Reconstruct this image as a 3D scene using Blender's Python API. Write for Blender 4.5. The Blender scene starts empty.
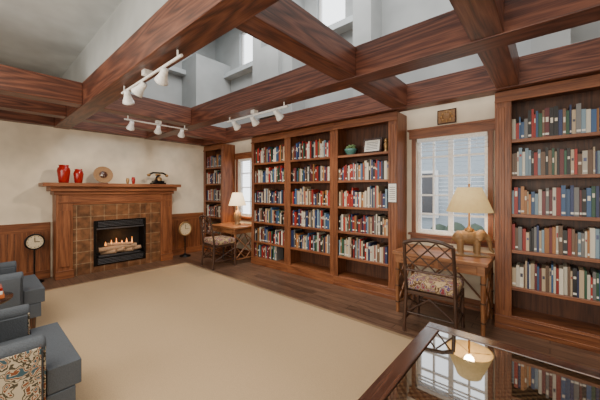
import bpy, math, random
from mathutils import Vector, Matrix
random.seed(7)
S=bpy.context.scene
# ---------------------------------------------------------------- materials
def nodes(name):
    m=bpy.data.materials.new(name); m.use_nodes=True
    nt=m.node_tree; b=nt.nodes['Principled BSDF']
    return m,nt,b
def plain(name,col,rough=.6,metal=0,emit=0,ecol=None,bump=0,bscale=60,var=1):
    m,nt,b=nodes(name)
    b.inputs['Base Color'].default_value=(*col,1); b.inputs['Roughness'].default_value=rough
    b.inputs['Metallic'].default_value=metal
    if emit:
        b.inputs['Emission Color'].default_value=(*(ecol or col),1); b.inputs['Emission Strength'].default_value=emit
    tc=nt.nodes.new('ShaderNodeTexCoord'); n=nt.nodes.new('ShaderNodeTexNoise'); n.inputs['Scale'].default_value=bscale
    nt.links.new(tc.outputs['Object'],n.inputs['Vector'])
    r=nt.nodes.new('ShaderNodeValToRGB')
    r.color_ramp.elements[0].position=.3; r.color_ramp.elements[1].position=.7
    r.color_ramp.elements[0].color=(*[c*(1-.14*var) for c in col],1); r.color_ramp.elements[1].color=(*[min(1,c*(1+.1*var)) for c in col],1)
    nt.links.new(n.outputs['Fac'],r.inputs['Fac']); nt.links.new(r.outputs['Color'],b.inputs['Base Color'])
    if bump:
        bp=nt.nodes.new('ShaderNodeBump'); bp.inputs['Strength'].default_value=bump; bp.inputs['Distance'].default_value=.01
        nt.links.new(n.outputs['Fac'],bp.inputs['Height']); nt.links.new(bp.outputs['Normal'],b.inputs['Normal'])
    return m
def wood(name,dark,mid,light,rough=.45,rings=9,coat=.05,big=1.0,amt=.30):
    m,nt,b=nodes(name); L=nt.links.new
    uv=nt.nodes.new('ShaderNodeUVMap')
    mp=nt.nodes.new('ShaderNodeMapping'); mp.inputs['Scale'].default_value=(.45*big,5*big,1)
    L(uv.outputs[0],mp.inputs[0])
    w=nt.nodes.new('ShaderNodeTexNoise'); w.inputs['Scale'].default_value=1.0; w.inputs['Detail'].default_value=1.5; w.inputs['Roughness'].default_value=.4
    L(mp.outputs[0],w.inputs['Vector'])
    mu=nt.nodes.new('ShaderNodeMath'); mu.operation='MULTIPLY'; mu.inputs[1].default_value=rings*2
    L(w.outputs['Fac'],mu.inputs[0])
    pp=nt.nodes.new('ShaderNodeMath'); pp.operation='PINGPONG'; pp.inputs[1].default_value=1.0
    L(mu.outputs[0],pp.inputs[0])
    mp2=nt.nodes.new('ShaderNodeMapping'); mp2.inputs['Scale'].default_value=(2.5,55,1); L(uv.outputs[0],mp2.inputs[0])
    n=nt.nodes.new('ShaderNodeTexNoise'); n.inputs['Scale'].default_value=2; n.inputs['Detail'].default_value=6
    L(mp2.outputs[0],n.inputs['Vector'])
    ad=nt.nodes.new('ShaderNodeMath'); ad.operation='MULTIPLY_ADD'; ad.inputs[1].default_value=amt
    sc=nt.nodes.new('ShaderNodeMath'); sc.operation='MULTIPLY'; sc.inputs[1].default_value=1-amt
    L(n.outputs['Fac'],sc.inputs[0]); L(pp.outputs[0],ad.inputs[0]); L(sc.outputs[0],ad.inputs[2])
    r=nt.nodes.new('ShaderNodeValToRGB'); e=r.color_ramp.elements
    e[0].position=.22; e[0].color=(*dark,1); e[1].position=.76; e[1].color=(*light,1)
    k=e.new(.47); k.color=(*mid,1)
    L(ad.outputs[0],r.inputs['Fac']); L(r.outputs['Color'],b.inputs['Base Color'])
    b.inputs['Roughness'].default_value=rough; b.inputs['Coat Weight'].default_value=coat
    b.inputs['Coat Roughness'].default_value=.2
    bp=nt.nodes.new('ShaderNodeBump'); bp.inputs['Strength'].default_value=.12; bp.inputs['Distance'].default_value=.003
    L(ad.outputs[0],bp.inputs['Height']); L(bp.outputs[0],b.inputs['Normal'])
    return m
def brick(name,c1,c2,mortar,bw,rh,ms,rough,offset=.5,grain=True,coat=0):
    m,nt,b=nodes(name); L=nt.links.new
    uv=nt.nodes.new('ShaderNodeUVMap')
    t=nt.nodes.new('ShaderNodeTexBrick'); t.offset=offset
    t.inputs['Scale'].default_value=1; t.inputs['Brick Width'].default_value=bw; t.inputs['Row Height'].default_value=rh
    t.inputs['Mortar Size'].default_value=ms; t.inputs['Color1'].default_value=(*c1,1); t.inputs['Color2'].default_value=(*c2,1)
    t.inputs['Mortar'].default_value=(*mortar,1); t.inputs['Bias'].default_value=0
    L(uv.outputs[0],t.inputs['Vector'])
    mp=nt.nodes.new('ShaderNodeMapping'); mp.inputs['Scale'].default_value=(2,30,1) if grain else (5,5,1); L(uv.outputs[0],mp.inputs[0])
    n=nt.nodes.new('ShaderNodeTexNoise'); n.inputs['Scale'].default_value=2; n.inputs['Detail'].default_value=6; L(mp.outputs[0],n.inputs['Vector'])
    r=nt.nodes.new('ShaderNodeValToRGB'); r.color_ramp.elements[0].position=.3; r.color_ramp.elements[1].position=.72
    r.color_ramp.elements[0].color=(.45,.45,.45,1); r.color_ramp.elements[1].color=(1.3,1.25,1.2,1)
    L(n.outputs['Fac'],r.inputs['Fac'])
    mx=nt.nodes.new('ShaderNodeMix'); mx.data_type='RGBA'; mx.blend_type='MULTIPLY'; mx.inputs[0].default_value=1
    L(t.outputs['Color'],mx.inputs[6]); L(r.outputs['Color'],mx.inputs[7]); L(mx.outputs[2],b.inputs['Base Color'])
    b.inputs['Roughness'].default_value=rough; b.inputs['Coat Weight'].default_value=coat
    return m
def pattern(name,base,cols,scale):
    m,nt,b=nodes(name); L=nt.links.new
    tc=nt.nodes.new('ShaderNodeTexCoord')
    n0=nt.nodes.new('ShaderNodeTexNoise'); n0.inputs['Scale'].default_value=scale*.6
    L(tc.outputs['Object'],n0.inputs['Vector'])
    av=nt.nodes.new('ShaderNodeMix'); av.data_type='RGBA'; av.inputs[0].default_value=.12
    L(tc.outputs['Object'],av.inputs[6]); L(n0.outputs['Color'],av.inputs[7])
    v=nt.nodes.new('ShaderNodeTexVoronoi'); v.inputs['Scale'].default_value=scale; L(av.outputs[2],v.inputs['Vector'])
    r=nt.nodes.new('ShaderNodeValToRGB'); r.color_ramp.interpolation='CONSTANT'
    e=r.color_ramp.elements; e[0].position=0; e[0].color=(*cols[0],1); e[1].position=.24; e[1].color=(*base,1)
    k=e.new(.3); k.color=(*cols[1],1); k=e.new(.42); k.color=(*base,1); k=e.new(.52); k.color=(*cols[2],1); k=e.new(.66); k.color=(*base,1)
    L(v.outputs['Distance'],r.inputs['Fac'])
    L(r.outputs['Color'],b.inputs['Base Color']); b.inputs['Roughness'].default_value=.9
    return m
M_wood=wood('oak_stained',(.052,.015,.006),(.172,.055,.020),(.28,.105,.041),rings=7,amt=.25)
M_beam=wood('oak_beam',(.026,.008,.005),(.098,.029,.0155),(.19,.069,.037),rough=.42,rings=13,amt=.34)
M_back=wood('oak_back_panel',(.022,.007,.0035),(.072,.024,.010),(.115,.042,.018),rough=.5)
M_dark=wood('dark_table_wood',(.012,.005,.003),(.05,.018,.010),(.10,.040,.023),rough=.2,coat=.5)
M_desk=wood('rattan_desk_wood',(.06,.022,.009),(.20,.078,.031),(.33,.15,.063),rough=.35)
M_ratt=wood('dark_rattan',(.012,.006,.004),(.045,.02,.012),(.10,.047,.028),rough=.4)
M_floor=brick('plank_floor',(.20,.115,.075),(.12,.068,.045),(.02,.011,.007),1.3,.12,.004,.32,coat=.1)
M_tile=brick('brown_tile',(.20,.092,.043),(.125,.056,.027),(.28,.195,.12),.205,.205,.006,.3,offset=0,grain=False)
M_rug=plain('rug_beige',(.44,.31,.18),.95,bump=.4,bscale=180)
M_rugb=plain('rug_border',(.27,.18,.10),.95,bump=.4,bscale=180)
M_wall=plain('wall_cream',(.68,.60,.475),.8,bscale=3)
M_up=plain('wall_grey_blue',(.40,.425,.43),.8,bscale=2)
M_ceil=plain('ceiling_grey_blue',(.53,.58,.60),.85,bscale=3,bump=.1)
M_white=plain('white_paint',(.85,.85,.84),.4)
M_blind=plain('blind_white',(.8,.82,.84),.5)
M_blue=plain('armchair_blue_grey',(.075,.088,.108),.9,bump=.5,bscale=150)
M_pat=pattern('armchair_floral',(.47,.41,.31),[(.04,.09,.12),(.20,.06,.02),(.06,.05,.03)],24)
M_cush=pattern('cushion_floral',(.46,.34,.19),[(.2,.02,.04),(.07,.04,.16),(.10,.045,.02)],18)
M_black=plain('black_metal',(.008,.008,.009),.35,.6)
M_iron=plain('grey_iron',(.10,.10,.11),.4,.7)
M_red=plain('red_glaze',(.28,.008,.006),.2)
M_brass=plain('bronze_brass',(.35,.2,.08),.35,.6)
M_stone=plain('carved_stone',(.24,.14,.06),.5,bump=.4,bscale=50)
M_cream=plain('cream',(.6,.5,.34),.6)
M_paper=plain('paper',(.8,.79,.74),.7)
M_teal=plain('teal_ceramic',(.08,.22,.2),.3)
M_log=plain('fire_log',(.36,.23,.14),.9,bump=.8,bscale=30)
M_flame=plain('flame',(.9,.4,.1),.5,emit=1.3,ecol=(1,.35,.06))
M_soot=plain('firebox_soot',(.012,.011,.01),.9)
M_shadeA=plain('shade_lit',(.9,.78,.55),.8,emit=1.8,ecol=(1,.72,.38))
M_shadeB=plain('shade_parchment',(.50,.37,.17),.8,emit=.5,ecol=(1,.68,.28),bscale=25)
M_sage=plain('sage_leaf',(.15,.24,.10),.7)
M_ochre=plain('carved_ochre',(.26,.14,.06),.6,bump=.8,bscale=60)
M_orange=plain('orange_cover',(.5,.13,.03),.5)
M_siding=plain('siding',(.30,.34,.38),.8)
M_green=plain('evergreen',(.05,.07,.05),.9,bump=.8,bscale=9)
M_extw=plain('exterior_trim',(.6,.6,.6),.6)
def glassm():
    m,nt,b=nodes('tabletop_glass')
    b.inputs['Roughness'].default_value=.03; b.inputs['IOR'].default_value=1.9
    uv=nt.nodes.new('ShaderNodeUVMap'); c=nt.nodes.new('ShaderNodeTexChecker'); c.inputs['Scale'].default_value=50
    c.inputs['Color1'].default_value=(.07,.042,.022,1); c.inputs['Color2'].default_value=(.015,.01,.007,1)
    nt.links.new(uv.outputs[0],c.inputs['Vector']); nt.links.new(c.outputs['Color'],b.inputs['Base Color'])
    b.inputs['Coat Weight'].default_value=1; b.inputs['Coat Roughness'].default_value=.02; b.inputs['Coat IOR'].default_value=2.4
    return m
M_glass=glassm()
def bookmat():
    m,nt,b=nodes('book_spines'); a=nt.nodes.new('ShaderNodeAttribute'); a.attribute_name='Col'
    nt.links.new(a.outputs['Color'],b.inputs['Base Color']); b.inputs['Roughness'].default_value=.45
    return m
M_book=bookmat()
# ---------------------------------------------------------------- mesh builder
class MB:
    def __init__(s,name): s.name=name; s.v=[]; s.f=[]; s.uv=[]; s.mi=[]; s.sm=[]; s.mats=[]; s.col=[]; s.T=Matrix()
    def m(s,mat):
        if mat not in s.mats: s.mats.append(mat)
        return s.mats.index(mat)
    def add(s,vs,fs,uvs,mat,smooth=False,col=None):
        o=len(s.v); s.v+= [tuple(s.T@Vector(p)) for p in vs]; k=s.m(mat)
        for f,u in zip(fs,uvs):
            s.f.append([i+o for i in f]); s.uv.append(u); s.mi.append(k); s.sm.append(smooth); s.col.append(col or (1,1,1))
    def box(s,x0,x1,y0,y1,z0,z1,mat,R=None,col=None,off=None):
        P=[(x,y,z) for z in (z0,z1) for y in (y0,y1) for x in (x0,x1)]
        F=[((0,2,3,1),2),((4,5,7,6),2),((0,1,5,4),1),((2,6,7,3),1),((0,4,6,2),0),((1,3,7,5),0)]
        d=(x1-x0,y1-y0,z1-z0); o=off if off is not None else (random.uniform(0,20),random.uniform(0,20))
        uvs=[]
        for f,ax in F:
            ab=[a for a in (0,1,2) if a!=ax]
            if d[ab[1]]>d[ab[0]]: ab.reverse()
            uvs.append([(P[i][ab[0]]+o[0],P[i][ab[1]]+o[1]+ax*.37*(off is None)) for i in f])
        if R is not None: P=[tuple(R@Vector(p)) for p in P]
        s.add(P,[f for f,_ in F],uvs,mat,col=col)
    def cyl(s,p0,p1,r0,r1,mat,seg=12,smooth=True):
        p0=Vector(p0);p1=Vector(p1);d=p1-p0;L=d.length;q=d.to_track_quat('Z','Y').to_matrix()
        V=[];o=random.uniform(0,9)
        for p,r in ((p0,r0),(p1,r1)):
            for i in range(seg):
                a=2*math.pi*i/seg; V.append(tuple(p+q@Vector((r*math.cos(a),r*math.sin(a),0))))
        F=[];U=[]
        for i in range(seg):
            j=(i+1)%seg; F.append((i,j,seg+j,seg+i)); c=2*math.pi*max(r0,r1)/seg
            U.append([(o,i*c),(o,(i+1)*c),(o+L,(i+1)*c),(o+L,i*c)])
        s.add(V,F,U,mat,smooth)
        V2=V[:seg]; s.add(V2,[tuple(reversed(range(seg)))],[[(0,0)]*seg],mat)
        V2=V[seg:]; s.add(V2,[tuple(range(seg))],[[(0,0)]*seg],mat)
    def tube(s,pts,r,mat,seg=8):
        for a,b in zip(pts[:-1],pts[1:]): s.cyl(a,b,r,r,mat,seg)
        for p in pts[1:-1]: s.ell(p,(r,r,r),mat,6,4)
    def lathe(s,c,prof,mat,seg=20,axis=None):
        c=Vector(c); q=Matrix.Identity(3) if axis is None else Vector(axis).to_track_quat('Z','Y').to_matrix()
        V=[];n=len(prof)
        for r,z in prof:
            for i in range(seg):
                a=2*math.pi*i/seg; V.append(tuple(c+q@Vector((r*math.cos(a),r*math.sin(a),z))))
        F=[];U=[]
        for k in range(n-1):
            for i in range(seg):
                j=(i+1)%seg; F.append((k*seg+i,k*seg+j,(k+1)*seg+j,(k+1)*seg+i))
                U.append([(prof[k][1],i*.02),(prof[k][1],(i+1)*.02),(prof[k+1][1],(i+1)*.02),(prof[k+1][1],i*.02)])
        s.add(V,F,U,mat,True)
    def ell(s,c,r,mat,seg=14,rings=9,R=None):
        V=[];F=[];U=[]
        for k in range(rings+1):
            t=math.pi*k/rings
            for i in range(seg):
                a=2*math.pi*i/seg; p=Vector((r[0]*math.sin(t)*math.cos(a),r[1]*math.sin(t)*math.sin(a),r[2]*math.cos(t)))
                if R is not None:p=R@p
                V.append(tuple(Vector(c)+p))
        for k in range(rings):
            for i in range(seg):
                j=(i+1)%seg; F.append((k*seg+i,(k+1)*seg+i,(k+1)*seg+j,k*seg+j)); U.append([(k*.05,i*.05)]*4)
        s.add(V,F,U,mat,True)
    def finish(s,loc=(0,0,0),rz=0,bevel=0,bseg=2,parent=None,remesh=0):
        me=bpy.data.meshes.new(s.name); me.from_pydata(s.v,[],s.f)
        for m in s.mats: me.materials.append(m)
        me.uv_layers.new(name='UVMap'); me.color_attributes.new('Col','FLOAT_COLOR','CORNER')
        U=[];C=[]
        for i,p in enumerate(me.polygons):
            p.material_index=s.mi[i]; p.use_smooth=s.sm[i]
            for j in range(p.loop_total):
                U+=list(s.uv[i][j]); C+=[*s.col[i],1]
        me.uv_layers['UVMap'].data.foreach_set('uv',U)
        me.color_attributes['Col'].data.foreach_set('color',C)
        me.update()
        ob=bpy.data.objects.new(s.name,me); S.collection.objects.link(ob)
        ob.location=loc; ob.rotation_euler=(0,0,rz)
        if remesh:
            r=ob.modifiers.new('r','REMESH'); r.mode='VOXEL'; r.voxel_size=remesh; r.use_smooth_shade=True
            q=ob.modifiers.new('s','SMOOTH'); q.iterations=3
        if bevel:
            b=ob.modifiers.new('b','BEVEL'); b.width=bevel; b.segments=bseg; b.limit_method='ANGLE'; b.angle_limit=math.radians(50)
        if parent: ob.parent=parent
        return ob
def empty(name,loc,rz=0):
    e=bpy.data.objects.new(name,None); S.collection.objects.link(e); e.location=loc; e.rotation_euler=(0,0,rz); e.empty_display_size=.1; return e
def copy(ob,loc,rz=0):
    o=ob.copy(); S.collection.objects.link(o); o.location=loc; o.rotation_euler=(0,0,rz); return o
# ---------------------------------------------------------------- room shell
YF=3.80; YB=4.15; XL=-6.5; XR=1.7; ZC=5.5; YN=-2.6
b=MB('floor'); b.box(XL-.1,XR,YN,YB+.1,-.1,0,M_floor,off=(0,0)); b.finish()
def wall_holes(name,x0,x1,z0,z1,holes,mat,y0,y1):
    b=MB(name); xs=sorted({x0,x1,*[h[0] for h in holes],*[h[1] for h in holes]}); zs=sorted({z0,z1,*[h[2] for h in holes],*[h[3] for h in holes]})
    for i in range(len(xs)-1):
        for j in range(len(zs)-1):
            cx=(xs[i]+xs[i+1])/2; cz=(zs[j]+zs[j+1])/2
            if any(h[0]<cx<h[1] and h[2]<cz<h[3] for h in holes): continue
            b.box(xs[i],xs[i+1],y0,y1,zs[j],zs[j+1],mat)
    return b.finish()
W1=(-1.43,-.57,.90,2.22); W2=(-5.55,-4.80,.90,2.22)
C1=(-5.50,-4.90,4.35,5.2); C2=(-3.20,-2.60,4.35,5.2); C3=(-.85,-.25,4.35,5.2)
wall_holes('wall_back',XL-.12,XR,0,2.86,[W1,W2],M_wall,YB,YB+.14)
wall_holes('wall_back_upper',XL-.12,XR,2.86,ZC,[C1,C2,C3],M_up,YB,YB+.14)
b=MB('wall_left'); b.box(XL-.12,XL,YN,YB,0,2.86,M_wall); b.finish()
b=MB('wall_left_upper'); b.box(XL-.12,XL,YN,YB,2.86,ZC,M_up); b.finish()
b=MB('ceiling'); b.box(XL,XR,YN,1.0,3.40,3.5,M_ceil); b.box(XL,XR,1.0,1.1,2.88,ZC,M_up); b.box(XL,XR,1.1,YB,ZC,ZC+.1,M_ceil); b.finish()
b=MB('wall_right'); b.box(XR,XR+.12,YN,YB,0,ZC,M_wall); b.finish()
b=MB('wall_near'); b.box(XL-.12,XR+.12,YN-.12,YN,0,3.5,M_wall); b.finish()
b=MB('wall_soffit')
b.box(XL,-5.85,3.25,YB,2.9,4.5,M_up); b.box(-4.6,-4.35,3.8,YB,2.9,ZC,M_up); b.box(-3.75,-3.5,3.8,YB,2.9,ZC,M_up); b.box(-2.25,-1.95,3.8,YB,2.9,ZC,M_up)
b.box(-4.35,-3.75,3.7,YB,2.9,4.25,M_up); b.box(-3.5,-2.25,3.95,YB,4.16,4.26,M_ceil); b.box(-5.85,-4.6,3.95,YB,4.16,4.26,M_ceil)
b.box(XL,-6.2,1.9,2.15,2.9,ZC,M_up); b.box(XL,-6.3,2.15,3.25,4.15,4.25,M_ceil); b.box(-.15,.15,3.8,YB,2.9,ZC,M_up)
b.finish()
def window(name,h,nx,nz,casing=True,blinds=0,bx=None):
    x0,x1,z0,z1=h; e=MB(name)
    f=.045
    if casing:
        c=.09
        e.box(x0-c,x1+c,YB-.03,YB-.001,z1,z1+.11,M_wood); e.box(x0-c-.02,x1+c+.02,YB-.05,YB-.001,z1+.11,z1+.135,M_wood)
        e.box(x0-c*.6,x0,YB-.03,YB-.001,z0,z1,M_wood); e.box(x1,x1+c*.6,YB-.03,YB-.001,z0,z1,M_wood)
        e.box(x0-c,x1+c,YB-.07,YB-.001,z0-.03,z0,M_wood); e.box(x0-c*.8,x1+c*.8,YB-.025,YB-.001,z0-.1,z0-.03,M_wood)
    y0=YB+.06;y1=YB+.1
    e.box(x0,x0+f,y0,y1,z0,z1,M_white);e.box(x1-f,x1,y0,y1,z0,z1,M_white);e.box(x0+f,x1-f,y0,y1,z0,z0+f,M_white);e.box(x0+f,x1-f,y0,y1,z1-f,z1,M_white)
    for i in range(1,nx):
        x=x0+(x1-x0)*i/nx; w=.03 if (nx>3 and i==nx//2) else .012
        e.box(x-w,x+w,y0,y1,z0+f,z1-f,M_white)
    for i in range(1,nz):
        z=z0+(z1-z0)*i/nz; e.box(x0+f,x1-f,y0+.005,y1-.005,z-.012,z+.012,M_white)
    if blinds:
        e.box(x0+.01,x1-.01,YB+.005,YB+.045,z1-.05,z1-.002,M_blind)
        zz=z1-.05
        while zz>z1-blinds*(z1-z0):
            zz-=.045
            if zz<z0+.03: break
            e.box(x0+.012,x1-.012,YB+.005,YB+.045,zz-.001,zz+.001,M_blind)
        for x in (x0+.12,x1-.12): e.cyl((x,YB+.004,zz),(x,YB+.004,z1-.03),.002,.002,M_blind,6)
    return e.finish()
window('window_1',W1,4,5,blinds=.12); window('window_2',W2,2,4,blinds=1)
for i,c in enumerate((C1,C2,C3)): window('window_%d'%(i+3),c,1,1,False)
# exterior
b=MB('neighbour_house')
for k in range(30): b.box(-12,4,11,11.06,k*.14-.6,k*.14-.465,M_siding)
for wx in (-6.2,-3.6,-1.0):
    b.box(wx-.6,wx+.6,10.9,11,.5,2.2,M_extw); b.box(wx-.5,wx-.04,10.86,10.9,.6,2.1,M_iron); b.box(wx+.04,wx+.5,10.86,10.9,.6,2.1,M_iron)
b.box(-12.2,4.2,10.5,11.3,3.6,3.8,M_extw)
b.finish()
b=MB('garden_shrubs')
for k in range(26): b.ell((-9+k*.42,8.2+.3*random.random(),-.15+.3*random.random()),(.35,.35,.5+.35*random.random()),M_green,10,7)
b.finish()
b=MB('snowy_ground'); b.box(-14,8,4.3,14,-.7,-.6,M_extw); b.finish()
# ---------------------------------------------------------------- beams
ZB0,ZB1=2.58,2.88
b=MB('ceiling_beam_grid')
ybs=[(.94,1.16),(2.42,2.64),(3.72,3.92)]
for y0,y1 in ybs: b.box(XL+.01,XR-.01,y0,y1,ZB0,ZB1-.001,M_beam)
for x0,x1 in ((-1.60,-1.40),(-.44,-.24),(.9,1.1)):
    for (ya,yb) in ((1.16,2.42),(2.64,3.72)): b.box(x0,x1,ya,yb,ZB0+.01,ZB1-.01,M_beam)
for x0,x1 in ((-4.72,-4.5),(-5.62,-5.42),(XL+.01,XL+.16)):
    for (ya,yb) in ((-2.5,.94),(1.16,2.42),(2.64,3.72)):
        if x0>-5 and ya>2: continue
        b.box(x0,x1,ya,yb,ZB0+.01,ZB1-.01,M_beam)
b.finish(bevel=.006)
# ---------------------------------------------------------------- bookcases
SH=[.466,.86,1.244,1.65,2.04]
def bookcase(x0,x1,sl=.075,sr=.075):
    w=x1-x0; d=.34; b=MB('bookcase')
    b.box(0,.03,.02,d,0,2.57,M_wood); b.box(w-.03,w,.02,d,0,2.57,M_wood)
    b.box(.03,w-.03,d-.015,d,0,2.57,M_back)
    for a,c in ((0,sl),(w-sr,w)):
        b.box(a,c,0,.02,.14,2.46,M_wood)
        n=3
        for k in range(n):
            xx=a+(c-a)*(k+.5)/n; hw=(c-a)/n*.28
            b.box(xx-hw,xx+hw,-.006,0,.2,2.4,M_wood)
    b.box(0,w,-.01,.02,0,.14,M_wood); b.box(0,w,-.018,-.01,0,.05,M_wood)
    b.box(.03,w-.03,.02,d-.015,.12,.15,M_wood)
    b.box(0,w,0,.02,2.46,2.57,M_wood); b.box(0,w,-.02,0,2.45,2.475,M_wood)
    b.box(.03,w-.03,.02,d-.015,2.5,2.53,M_wood)
    for z in SH:
        b.box(sl,w-sr,.004,.02,z-.035,z,M_wood); b.box(.03,w-.03,.02,d-.015,z-.025,z,M_wood)
    return b.finish((x0,YF,0),bevel=.003,bseg=1)
PAL=[(.58,.54,.45)]*5+[(.46,.36,.24)]*4+[(.30,.02,.015)]*5+[(.02,.035,.11)]*4+[(.01,.01,.012)]*6+[(.035,.09,.20)]*3+[(.17,.17,.17)]*2+[(.025,.09,.05)]*2+[(.12,.02,.025)]*3+[(.38,.16,.05)]*2+[(.18,.27,.34)]*2+[(.15,.085,.05)]*3
def books(x0,x1,rows):
    b=MB('shelved_books')
    for z,a,c in rows:
        x=x0+a*(x1-x0); xe=x0+c*(x1-x0)-.01; run=0
        while x<xe-.02:
            if run<=0: run=random.randint(2,7); hb=random.uniform(.20,.29); cb=random.choice(PAL)
            run-=1
            w=random.uniform(.013,.038); h=min(.32,hb+random.uniform(-.03,.035)); d=random.uniform(.18,.22); y=YF+.026+random.uniform(0,.018)
            if x+w>x1: break
            col=random.choice(PAL) if random.random()<.8 else cb
            k=random.uniform(.7,1.15); col=tuple(min(.85,q*k) for q in col)
            b.box(x,x+w-.0015,y,y+d,z+.001,z+h,M_book,col=col)
            lum=sum(col)/3; lc=(.65,.6,.5) if lum<.25 else random.choice([(.05,.05,.08),(.3,.04,.04),(.08,.1,.2)])
            r=random.random()
            if r<.4:
                zz=z+h*random.uniform(.45,.7); b.box(x+w*.2,x+w*.8,y-.001,y,zz,zz+h*random.uniform(.06,.2),M_book,col=lc)
            if random.random()<.35: b.box(x+w*.1,x+w*.9,y-.001,y,z+.02,z+.04,M_book,col=(.68,.66,.6))
            x+=w
    return b.finish()
units=[(-6.48,-5.66),(-4.64,-3.62),(-3.62,-2.60),(-2.60,-1.56),(-.46,.62),(.62,1.66)]
for i,(a,c) in enumerate(units):
    if i==4: bookcase(a,c,.15,.075)
    elif i==3: bookcase(a,c,.075,.13)
    else: bookcase(a,c)
    xa=a+(.15 if i==4 else .075); xc=c-(.13 if i==3 else .075)
    rows=[(z,0,1) for z in SH]
    if i==1: rows+=[(.15,0,.75)]
    if i==3: rows=[(z,0,1) for z in SH[:4]]
    books(xa,xc,rows)
# items on top shelf of third unit
b=MB('ceramic_plant_bowl'); b.lathe((0,0,0),[(0,0),(.05,0),(.06,.02),(.09,.07),(.1,.1),(.09,.1),(0,.09)],M_teal)
for k in range(14):
    a=k*2.4; b.ell((.05*math.cos(a),.04*math.sin(a),.11+.02*(k%3)),(.035,.02,.02),M_sage,8,5,R=Matrix.Rotation(a,3,'Z'))
b.finish((-2.37,YF+.14,2.041))
b=MB('framed_certificate'); R=Matrix.Rotation(math.radians(-12),4,'X')
b.box(-.15,.15,-.012,.012,0,.23,M_dark,R=R); b.box(-.12,.12,-.015,-.012,.03,.2,M_paper,R=R)
for k in range(5): b.box(-.09,.09,-.0165,-.015,.06+k*.025,.067+k*.025,M_iron,R=R)
b.box(-.01,.01,.0,.09,0,.012,M_dark)
b.finish((-2.0,YF+.12,2.045))
b=MB('carved_figurine'); b.lathe((0,0,0),[(0,0),(.04,0),(.04,.02),(.02,.03),(.03,.08),(.035,.12),(.015,.15)],M_brass); b.ell((0,0,.17),(.03,.03,.035),M_brass); b.finish((-1.78,YF+.13,2.041))
# sign on stile
b=MB('wall_notice'); b.box(-.06,.06,-.006,0,0,.26,M_iron); b.box(-.054,.054,-.009,-.006,.006,.254,M_paper)
for k in range(7): b.box(-.04,.04,-.0095,-.009,.04+k*.027,.048+k*.027,M_iron)
b.finish((-1.625,YF-.007,1.33))
# plaque
b=MB('relief_plaque'); b.box(-.115,.115,-.02,0,0,.19,M_dark); b.box(-.10,.10,-.028,-.02,.015,.175,M_ochre)
b.ell((0,-.028,.095),(.05,.015,.05),M_ochre)
for k in range(8): b.ell((.065*math.cos(k*.785),-.028,.095+.06*math.sin(k*.785)),(.018,.01,.018),M_brass,8,5)
b.finish((-1.03,YB-.001,2.375))
# ---------------------------------------------------------------- wainscot + baseboards
b=MB('trim_wainscot')
def wains(y0,y1):
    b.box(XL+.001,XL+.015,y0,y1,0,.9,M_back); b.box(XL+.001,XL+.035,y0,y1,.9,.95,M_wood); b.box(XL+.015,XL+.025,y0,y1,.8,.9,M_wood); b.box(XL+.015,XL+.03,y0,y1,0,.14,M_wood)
    n=max(2,round((y1-y0)/.34))
    for i in range(n+1):
        y=y0+(y1-y0)*i/n; b.box(XL+.015,XL+.025,max(y0,y-.04),min(y1,y+.04),.14,.8,M_wood)
    nb=int((y1-y0)/.08)
    for i in range(nb): b.box(XL+.015,XL+.018,y0+i*.08+.005,y0+i*.08+.075,.14,.8,M_wood)
wains(-2.5,.90); wains(2.90,3.78); b.finish()
b=MB('baseboard_back'); b.box(-5.655,-4.645,YB-.02,YB-.001,0,.13,M_wood); b.box(-1.555,-.465,YB-.02,YB-.001,0,.13,M_wood); b.finish()
# ---------------------------------------------------------------- fireplace
FX=-6.2; b=MB('fireplace')
x0=XL+.001
b.box(x0,FX+.02,.93,1.156,0,1.42,M_wood); b.box(x0,FX+.02,2.63,2.87,0,1.42,M_wood)
for a,c in ((.93,1.156),(2.63,2.87)):
    b.box(FX+.02,FX+.035,a+.04,c-.04,.2,1.15,M_wood); b.box(FX+.02,FX+.045,a-.01,c+.01,0,.14,M_wood)
b.box(x0,FX+.02,1.156,2.63,1.24,1.42,M_wood); b.box(FX+.02,FX+.03,.96,2.84,1.27,1.3,M_wood)
b.box(x0,FX+.05,.90,2.90,1.42,1.48,M_wood); b.box(x0,FX+.10,.85,2.94,1.48,1.56,M_wood); b.box(x0,-6.03,.75,3.0,1.56,1.62,M_wood)
b.box(x0,FX,1.156,1.457,0,1.24,M_tile,off=(.0,.02)); b.box(x0,FX,2.34,2.63,0,1.24,M_tile,off=(0,.02)); b.box(x0,FX,1.457,2.34,.94,1.24,M_tile,off=(.02,0)); b.box(x0,FX,1.457,2.34,0,.12,M_tile,off=(.02,0))
b.box(x0,x0+.02,1.457,2.34,.12,.94,M_soot)
b.box(FX-.25,FX+.012,1.457,1.50,.12,.94,M_black); b.box(FX-.25,FX+.012,2.30,2.34,.12,.94,M_black)
b.box(FX-.25,FX+.012,1.50,2.30,.80,.94,M_black); b.box(FX-.25,FX+.012,1.50,2.30,.12,.26,M_black)
for k in range(4):
    for z in (.825,.145): b.box(FX+.012,FX+.02,1.52,2.28,z+k*.026,z+k*.026+.012,M_iron)
b.box(FX+.012,FX+.018,1.50,2.30,.775,.80,M_iron)
for k in range(4):
    y=1.62+k*.15; b.cyl((FX-.2+.03*(k%2),y,.31),(FX-.05,y+.2,.33+.03*(k%2)),.04,.035,M_log)
b.cyl((FX-.12,1.56,.38),(FX-.1,2.2,.40),.045,.04,M_log); b.cyl((FX-.16,1.7,.46),(FX-.08,2.1,.44),.035,.03,M_log)
b.box(FX-.22,FX-.03,1.54,2.26,.26,.28,M_iron)
for k in range(6): b.lathe((FX-.15+.02*(k%2),1.68+k*.09,.44),[(.012,0),(.018,.02),(.012,.05),(.002,.08+.025*(k%3))],M_flame,8)
b.finish(bevel=.004,bseg=1)
MZ=1.621
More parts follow.
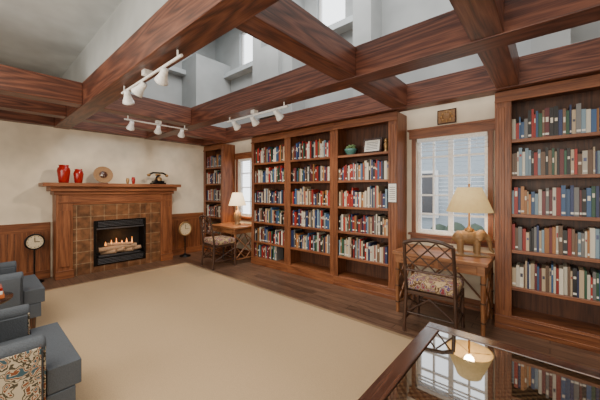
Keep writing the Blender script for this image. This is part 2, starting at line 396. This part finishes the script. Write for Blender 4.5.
def vase(name,y,h,mat,prof=None,x=-6.17):
    v=MB(name); P=prof or [(0,0),(.3,0),(.32,.03),(.42,.35),(.5,.62),(.46,.8),(.34,.88),(.42,1),(.38,1),(.3,.9),(0,.85)]
    v.lathe((0,0,0),[(r*h*.55,z*h) for r,z in P],mat); return v.finish((x,y,MZ))
P=[(0,0),(.38,0),(.42,.04),(.5,.4),(.56,.66),(.5,.84),(.38,.88),(.44,1),(.4,1),(.34,.9),(0,.85)]
vase('red_vase',1.03,.30,M_red,P); vase('red_vase',1.23,.24,M_red,P)
b=MB('decorative_plate'); b.lathe((0,0,.155),[(.0,.0),(.09,.0),(.14,.02),(.155,.025),(.155,.03),(.13,.028),(0,.012)],M_ochre,28,axis=(1,0,.2)); b.lathe((.012,0,.158),[(0,.015),(.06,.015),(.065,.012)],M_dark,20,axis=(1,0,.2))
b.box(-.04,.06,-.07,.07,0,.015,M_dark); b.box(-.035,-.015,-.01,.01,0,.15,M_dark); b.finish((-6.2,1.6,MZ),bevel=.002)
vase('small_jar',2.0,.11,M_brass); vase('small_jar',2.1,.13,M_red)
b=MB('antique_telephone'); b.box(-.09,.09,-.13,.13,0,.03,M_black); b.box(-.07,.07,-.1,.1,.03,.07,M_black); b.lathe((0,0,.07),[(.08,0),(.05,.05),(.03,.1),(.04,.12)],M_black)
b.tube([(0,-.17,.2),(0,-.1,.235),(0,.1,.235),(0,.17,.2)],.018,M_black); b.ell((0,-.18,.185),(.035,.035,.03),M_brass); b.ell((0,.18,.185),(.035,.035,.03),M_brass)
b.box(-.02,.02,-.05,.05,.17,.21,M_brass); b.lathe((.06,0,.1),[(.045,0),(.05,.02),(.03,.03),(0,.03)],M_brass,16,axis=(1,0,.6)); b.finish((-6.17,2.57,MZ),bevel=.004)
def dial(x,y,zc,r,rim,name='standing_dial_clock'):
    d=MB(name); d.lathe((0,0,0),[(0,0),(.12,0),(.12,.02),(.04,.04),(.018,.07)],M_black)
    d.cyl((0,0,.05),(0,0,zc-r),.012,.012,M_black)
    d.lathe((-.02,0,zc),[(0,0),(r,0),(r*1.05,.02),(r,.045),(r*.88,.045),(r*.86,.03),(0,.03)],rim,28,axis=(1,.15,0))
    d.lathe((-.02,0,zc),[(r*.86,.032),(0,.034)],M_cream,28,axis=(1,.15,0))
    R=Matrix.Rotation(math.atan(.15),4,'Z')
    d.box(.017,.02,-.004,.004,zc,zc+r*.6,M_black,R=R); d.box(.017,.02,-.004,r*.5,zc-.004,zc+.004,M_black,R=R)
    for k in range(12):
        a=k*math.pi/6; d.box(.016,.018,r*.72*math.cos(a)-.005,r*.72*math.cos(a)+.005,zc+r*.72*math.sin(a)-.005,zc+r*.72*math.sin(a)+.005,M_black,R=R)
    return d.finish((x,y,0))
dial(-6.3,.68,.66,.125,M_black); dial(-6.25,3.2,.62,.16,M_brass)
# ---------------------------------------------------------------- rug
RY=2.92
b=MB('area_rug'); b.box(-5.6,-.72,-1.5,RY-.05,.001,.012,M_rug); b.box(-5.65,-5.6,-1.5,RY,.001,.013,M_rugb); b.box(-5.6,-.72,RY-.05,RY,.001,.013,M_rugb); b.box(-.72,-.67,-1.5,RY,.001,.013,M_rugb); b.finish()
# ---------------------------------------------------------------- coffee table
tx0,tx1,ty0,ty1,tz=-.72,.55,1.0,2.38,.45
b=MB('glass_top_coffee_table'); w=tx1-tx0; d=ty1-ty0; f=.10
b.box(0,w,0,f,tz-.05,tz,M_dark); b.box(0,w,d-f,d,tz-.05,tz,M_dark); b.box(0,f,f,d-f,tz-.05,tz,M_dark); b.box(w-f,w,f,d-f,tz-.05,tz,M_dark)
b.box(f,w-f,f,d-f,tz-.03,tz-.006,M_glass)
b.box(.05,w-.05,.05,.08,tz-.15,tz-.05,M_dark); b.box(.05,w-.05,d-.08,d-.05,tz-.15,tz-.05,M_dark); b.box(.05,.08,.08,d-.08,tz-.15,tz-.05,M_dark); b.box(w-.08,w-.05,.08,d-.08,tz-.15,tz-.05,M_dark)
for x in (.08,w-.08):
    for y in (.08,d-.08): b.lathe((x,y,0),[(0,0),(.025,0),(.03,.05),(.04,.12),(.03,.15),(.035,.2),(.045,.3),(.045,tz-.05)],M_dark)
b.box(.1,w-.1,.1,d-.1,.12,.14,M_dark)
b.finish((tx0,ty0,.013),bevel=.006)
# ---------------------------------------------------------------- armchairs
def armchair(loc,outer):
    b=MB('armchair')
    for sx in (-1,1):
        a0,a1=sorted((sx*.40,sx*.275))
        b.box(a0,a1,-.38,.25,.16,.59,M_blue)
        o0,o1=sorted((sx*.40,sx*.412)); b.box(o0,o1,-.37,.24,.17,.61,outer)
        b.box(a0+.01,a1-.01,.251,.262,.17,.60,outer)
        b.cyl((sx*.34,-.38,.60),(sx*.34,.25,.60),.045,.052,M_blue,18)
        b.lathe((sx*.34,.25,.60),[(.052,0),(.048,.012),(.03,.016),(0,.016)],M_blue,18,axis=(0,1,0))
    b.box(-.27,.27,-.38,.38,.16,.30,M_blue)
    b.box(-.38,.38,.265,.40,.16,.30,M_blue)
    b.box(-.265,.265,-.22,.27,.305,.45,M_blue); b.box(-.375,.375,.268,.43,.305,.45,M_blue)
    R=Matrix.Translation((0,-.3,.3))@Matrix.Rotation(math.radians(10),4,'X')
    b.box(-.38,.38,-.09,.03,-.1,.58,M_blue,R=R); b.box(-.255,.255,.035,.15,.18,.56,M_blue,R=R); b.box(-.36,.36,-.1,-.091,-.08,.52,outer,R=R)
    for x in (-.34,.34):
        for y in (-.33,.34): b.cyl((x,y,0),(x,y,.17),.018,.028,M_dark)
    return b.finish(loc,bevel=.026,bseg=3)
armchair((-2.55,.02,.013),M_pat); armchair((-4.42,.09,.013),M_blue)
b=MB('side_table'); b.lathe((0,0,0),[(0,0),(.16,0),(.16,.02),(.04,.05),(.025,.1),(.03,.3),(.022,.5),(.05,.53),(.24,.54),(.25,.55),(.25,.565),(0,.567)],M_dark,28); b.finish((-3.6,.0,.013))
b=MB('stacked_books'); b.box(-.1,.1,-.07,.17,0,.03,M_orange); b.box(-.09,.09,-.06,.16,.031,.06,M_paper); b.box(-.08,.09,-.06,.16,.061,.085,M_red); b.finish((-3.6,.02,.581),bevel=.002)
# ---------------------------------------------------------------- desks
def desk(loc,w):
    b=MB('writing_desk'); d=.62; h=.75
    b.box(0,w,0,d,h-.035,h,M_desk); b.box(.03,w-.03,.03,d-.03,h-.14,h-.035,M_desk)
    b.box(.1,w/2-.02,.02,.03,h-.125,h-.05,M_desk); b.box(w/2+.02,w-.1,.02,.03,h-.125,h-.05,M_desk)
    for x in (w*.28,w*.72): b.ell((x,.012,h-.088),(.014,.012,.014),M_brass,10,6)
    for x in (.05,w-.05):
        for y in (.05,d-.05):
            b.cyl((x,y,0),(x,y,h-.14),.021,.024,M_desk)
            for z in (.12,.32,.52): b.cyl((x,y,z),(x,y,z+.015),.028,.028,M_ratt)
        b.cyl((x,.05,.1),(x,d-.05,h-.17),.013,.013,M_desk,8); b.cyl((x,.05,h-.17),(x,d-.05,.1),.013,.013,M_desk,8)
        b.cyl((x,.05,.1),(x,d-.05,.1),.013,.013,M_desk,8)
        b.cyl((x,.05,.36),(x,d/2,.6),.009,.009,M_desk,8); b.cyl((x,d-.05,.36),(x,d/2,.6),.009,.009,M_desk,8); b.cyl((x,.05,.36),(x,d/2,.1),.009,.009,M_desk,8); b.cyl((x,d-.05,.36),(x,d/2,.1),.009,.009,M_desk,8)
    b.cyl((.05,d-.05,.1),(w-.05,d-.05,.1),.013,.013,M_desk,8)
    b.cyl((.05,d-.05,.1),(w*.5,d-.05,h-.16),.012,.012,M_desk,8); b.cyl((w-.05,d-.05,.1),(w*.5,d-.05,h-.16),.012,.012,M_desk,8)
    return b.finish(loc,bevel=.004)
desk((-1.47,3.42,0),1.0); desk((-5.62,3.42,0),.93)
# ---------------------------------------------------------------- rattan chairs
b=MB('rattan_desk_chair'); w=.235; d=.22; st=.44
b.box(-w,w,-d,d,st-.04,st-.005,M_ratt)
for sx in (-1,1):
    b.cyl((sx*w,d,0),(sx*w*.97,d,st-.01),.017,.02,M_ratt)
    b.tube([(sx*w*1.05,-d-.03,0),(sx*w,-d,st),(sx*w,-d-.03,.7),(sx*w*.98,-d-.08,.95)],.018,M_ratt)
    b.cyl((sx*w,-d,.14),(sx*w,d,.14),.01,.01,M_ratt,8); b.cyl((sx*w,-d,.14),(sx*w,d,.36),.008,.008,M_ratt,8); b.cyl((sx*w,-d,.36),(sx*w,d,.14),.008,.008,M_ratt,8)
for y in (-d,d):
    b.cyl((-w,y,.2),(w,y,.2),.01,.01,M_ratt,8); b.cyl((-w,y,.2),(0,y,.38),.009,.009,M_ratt,8); b.cyl((w,y,.2),(0,y,.38),.009,.009,M_ratt,8)
top=[(-w*.98,-d-.08,.95),(-w*.6,-d-.09,.985),(0,-d-.095,1.0),(w*.6,-d-.09,.985),(w*.98,-d-.08,.95)]
ZL=.66
b.tube(top,.02,M_ratt); b.cyl((-w,-d-.03,ZL),(w,-d-.03,ZL),.012,.012,M_ratt)
def bp(x,z): return (x,-d-.025-.06*max(0,(z-ZL))/(.97-ZL),z)
n=3
for k in range(-3,4):
    for s in (1,-1):
        x0=-w+(k)*2*w/n; pts=[]
        for t in range(0,32):
            x=x0+t*.01; z=ZL+t*.01
            if -w<=x<=w: pts.append((s*x,z))
        if len(pts)>4: b.cyl(bp(*pts[0]),bp(*pts[-1]),.008,.008,M_ratt,6)
chair=b.finish((-.94,3.30,0),math.radians(3))
c2=copy(chair,(-4.98,3.26,0),math.radians(-6))
for ch in (chair,c2):
    c=MB('seat_cushion'); c.box(-.25,.25,-.215,.24,.001,.12,M_cush); o=c.finish((0,0,st-.005),0,bevel=.045,bseg=4); o.parent=ch
# ---------------------------------------------------------------- lamps
e=empty('elephant_table_lamp',(-.70,3.76,.751),math.radians(20))
b=MB('elephant_base')
b.ell((0,0,.21),(.135,.075,.085),M_stone); b.ell((.12,0,.235),(.06,.055,.065),M_stone); b.ell((-.1,0,.2),(.07,.07,.08),M_stone)
for x in (-.09,.075):
    for y in (-.04,.04): b.cyl((x,y,.0),(x,y,.18),.028,.034,M_stone)
pts=[(.165,0,.235),(.195,0,.19),(.205,0,.13),(.21,0,.08),(.235,0,.055)]
rr=[.033,.028,.022,.018,.015]
for i in range(4): b.cyl(pts[i],pts[i+1],rr[i],rr[i+1],M_stone); b.ell(pts[i+1],(rr[i+1],)*3,M_stone,8,6)
for s in (-1,1):
    b.ell((.095,s*.062,.225),(.035,.012,.055),M_stone,R=Matrix.Rotation(s*.4,3,'X')); b.cyl((.16,s*.03,.2),(.21,s*.035,.17),.009,.004,M_stone)
b.cyl((-.165,0,.22),(-.185,0,.12),.008,.006,M_stone)
b.box(-.16,.2,-.07,.07,0,.02,M_stone)
b.finish(parent=e,remesh=.007)
b=MB('lamp_stem'); b.lathe((0,0,.28),[(.05,0),(.05,.02),(.015,.04),(.01,.1),(.01,.26)],M_brass); b.finish(parent=e)
b=MB('shade'); b.lathe((0,0,.50),[(.235,0),(.238,.0),(.125,.28),(.122,.28),(.232,.002)],M_shadeB,32)
for k in range(3):
    a=k*2.1; b.cyl((0,0,.53),(.225*math.cos(a),.225*math.sin(a),.51),.003,.003,M_brass,6)
b.cyl((0,0,.77),(0,0,.82),.008,.012,M_brass)
for k in range(3):
    a=k*2.1; b.cyl((0,0,.775),(.122*math.cos(a),.122*math.sin(a),.775),.003,.003,M_brass,6)
b.finish(parent=e)
b=MB('table_lamp'); b.lathe((0,0,0),[(0,0),(.075,0),(.08,.02),(.04,.04),(.06,.1),(.085,.17),(.07,.25),(.03,.3),(.012,.33),(.012,.44)],M_stone)
b.lathe((0,0,.42),[(.185,0),(.187,0),(.105,.27),(.103,.27),(.183,.002)],M_shadeA,28); b.cyl((0,0,.44),(0,0,.72),.005,.005,M_brass)
for k in range(3):
    a=k*2.1; b.cyl((0,0,.685),(.103*math.cos(a),.103*math.sin(a),.685),.003,.003,M_brass,6)
b.finish((-5.08,3.78,.751))
# ---------------------------------------------------------------- track lights
def track(name,p0,p1,heads,aim):
    b=MB(name); p0=Vector(p0);p1=Vector(p1); d=(p1-p0)
    b.cyl(p0,p1,.012,.012,M_white,8)
    for t in (0.05,.95): q=p0+d*t; b.cyl(q,q+Vector((0,0,.06)),.008,.008,M_white,8)
    b.box((p0+d*.5).x-.035,(p0+d*.5).x+.035,(p0+d*.5).y-.035,(p0+d*.5).y+.035,p0.z+.015,p0.z+.06,M_white)
    for t,a in zip(heads,aim):
        q=p0+d*t; h=q+Vector((0,0,-.06)); b.cyl(q,h,.010,.010,M_white,8)
        a=Vector(a).normalized(); s0=h-a*.05; k=.85
        b.lathe(s0,[(r*k,z*k) for r,z in [(0,0),(.03,0),(.035,.03),(.04,.07),(.062,.13),(.066,.15),(.058,.15),(.04,.1),(0,.095)]],M_white,16,axis=a)
    return b.finish()
track('track_light',(-3.4,1.05,2.52),(-2.1,1.05,2.52),(.12,.4,.76),[(-.5,.3,-.8),(-.6,-.3,-.6),(-.7,.1,-.5)])
track('track_light',(-4.61,1.45,2.52),(-4.61,2.40,2.52),(.1,.5,.9),[(-.6,0,-.7),(-.7,.2,-.6),(-.7,.2,-.7)])
track('track_light',(-3.65,2.53,2.52),(-2.4,2.53,2.52),(.15,.48,.85),[(-.2,.7,-.5),(-.1,.7,-.6),(.1,.7,-.6)])
# ---------------------------------------------------------------- lights
def area(name,loc,rot,size,energy,col,sy=None):
    l=bpy.data.lights.new(name,'AREA'); l.energy=energy; l.color=col; l.size=size
    if sy: l.shape='RECTANGLE'; l.size_y=sy
    o=bpy.data.objects.new(name,l); S.collection.objects.link(o); o.location=loc; o.rotation_euler=rot; return o
area('light_well_fill',(-2.2,2.5,5.4),(0,0,0),6,250,(1,.97,.94),2)  # added fill lamp at the top of the well, no fixture modelled
area('light_near_fill',(-2.0,-.8,3.3),(0,0,0),4.5,110,(1,.89,.73),1.5)  # added warm fill under the near ceiling, out of view
area('light_rear_fill',(-1.5,-2.5,1.7),(math.radians(90),0,0),6,220,(1,.93,.82),2)  # added fill from behind the camera; the wall there has no windows
def point(loc,e,col,r=.05):
    l=bpy.data.lights.new('point_source','POINT'); l.energy=e; l.color=col; l.shadow_soft_size=r
    o=bpy.data.objects.new('light_point',l); S.collection.objects.link(o); o.location=loc
point((-5.08,3.78,1.3),22,(1,.68,.38)); point((-.70,3.76,1.36),10,(1,.72,.42)); point((FX-.1,1.9,.62),2,(1,.4,.12),.03)  # table lamp bulbs, then a point added for the fire's glow
def spot(loc,aim,e):
    l=bpy.data.lights.new('track_spot','SPOT'); l.energy=e; l.color=(1,.82,.6); l.spot_size=math.radians(75); l.spot_blend=.7; l.shadow_soft_size=.04
    o=bpy.data.objects.new('track_spot',l); S.collection.objects.link(o); o.location=loc; o.rotation_euler=(Vector(aim)-Vector(loc)).to_track_quat('-Z','Y').to_euler()
spot((-4.75,1.6,2.33),(-6.4,1.3,1.2),50); spot((-4.75,2.3,2.33),(-6.4,2.6,1.2),50)
spot((-3.4,2.68,2.33),(-4.0,3.8,1.3),40); spot((-2.6,2.68,2.33),(-2.4,3.8,1.3),40)
w=bpy.data.worlds.new('world'); S.world=w; w.use_nodes=True; nt=w.node_tree; bg=nt.nodes['Background']
bg.inputs['Color'].default_value=(.93,.97,1,1); bg.inputs['Strength'].default_value=3.6
# ---------------------------------------------------------------- camera
c=bpy.data.cameras.new('camera'); c.sensor_width=36; c.lens=287/600*36; c.shift_y=-10/600; c.clip_start=.05
o=bpy.data.objects.new('camera',c); S.collection.objects.link(o); o.location=(0,0,1.5); o.rotation_euler=(math.radians(90),0,math.radians(41.06)); S.camera=o
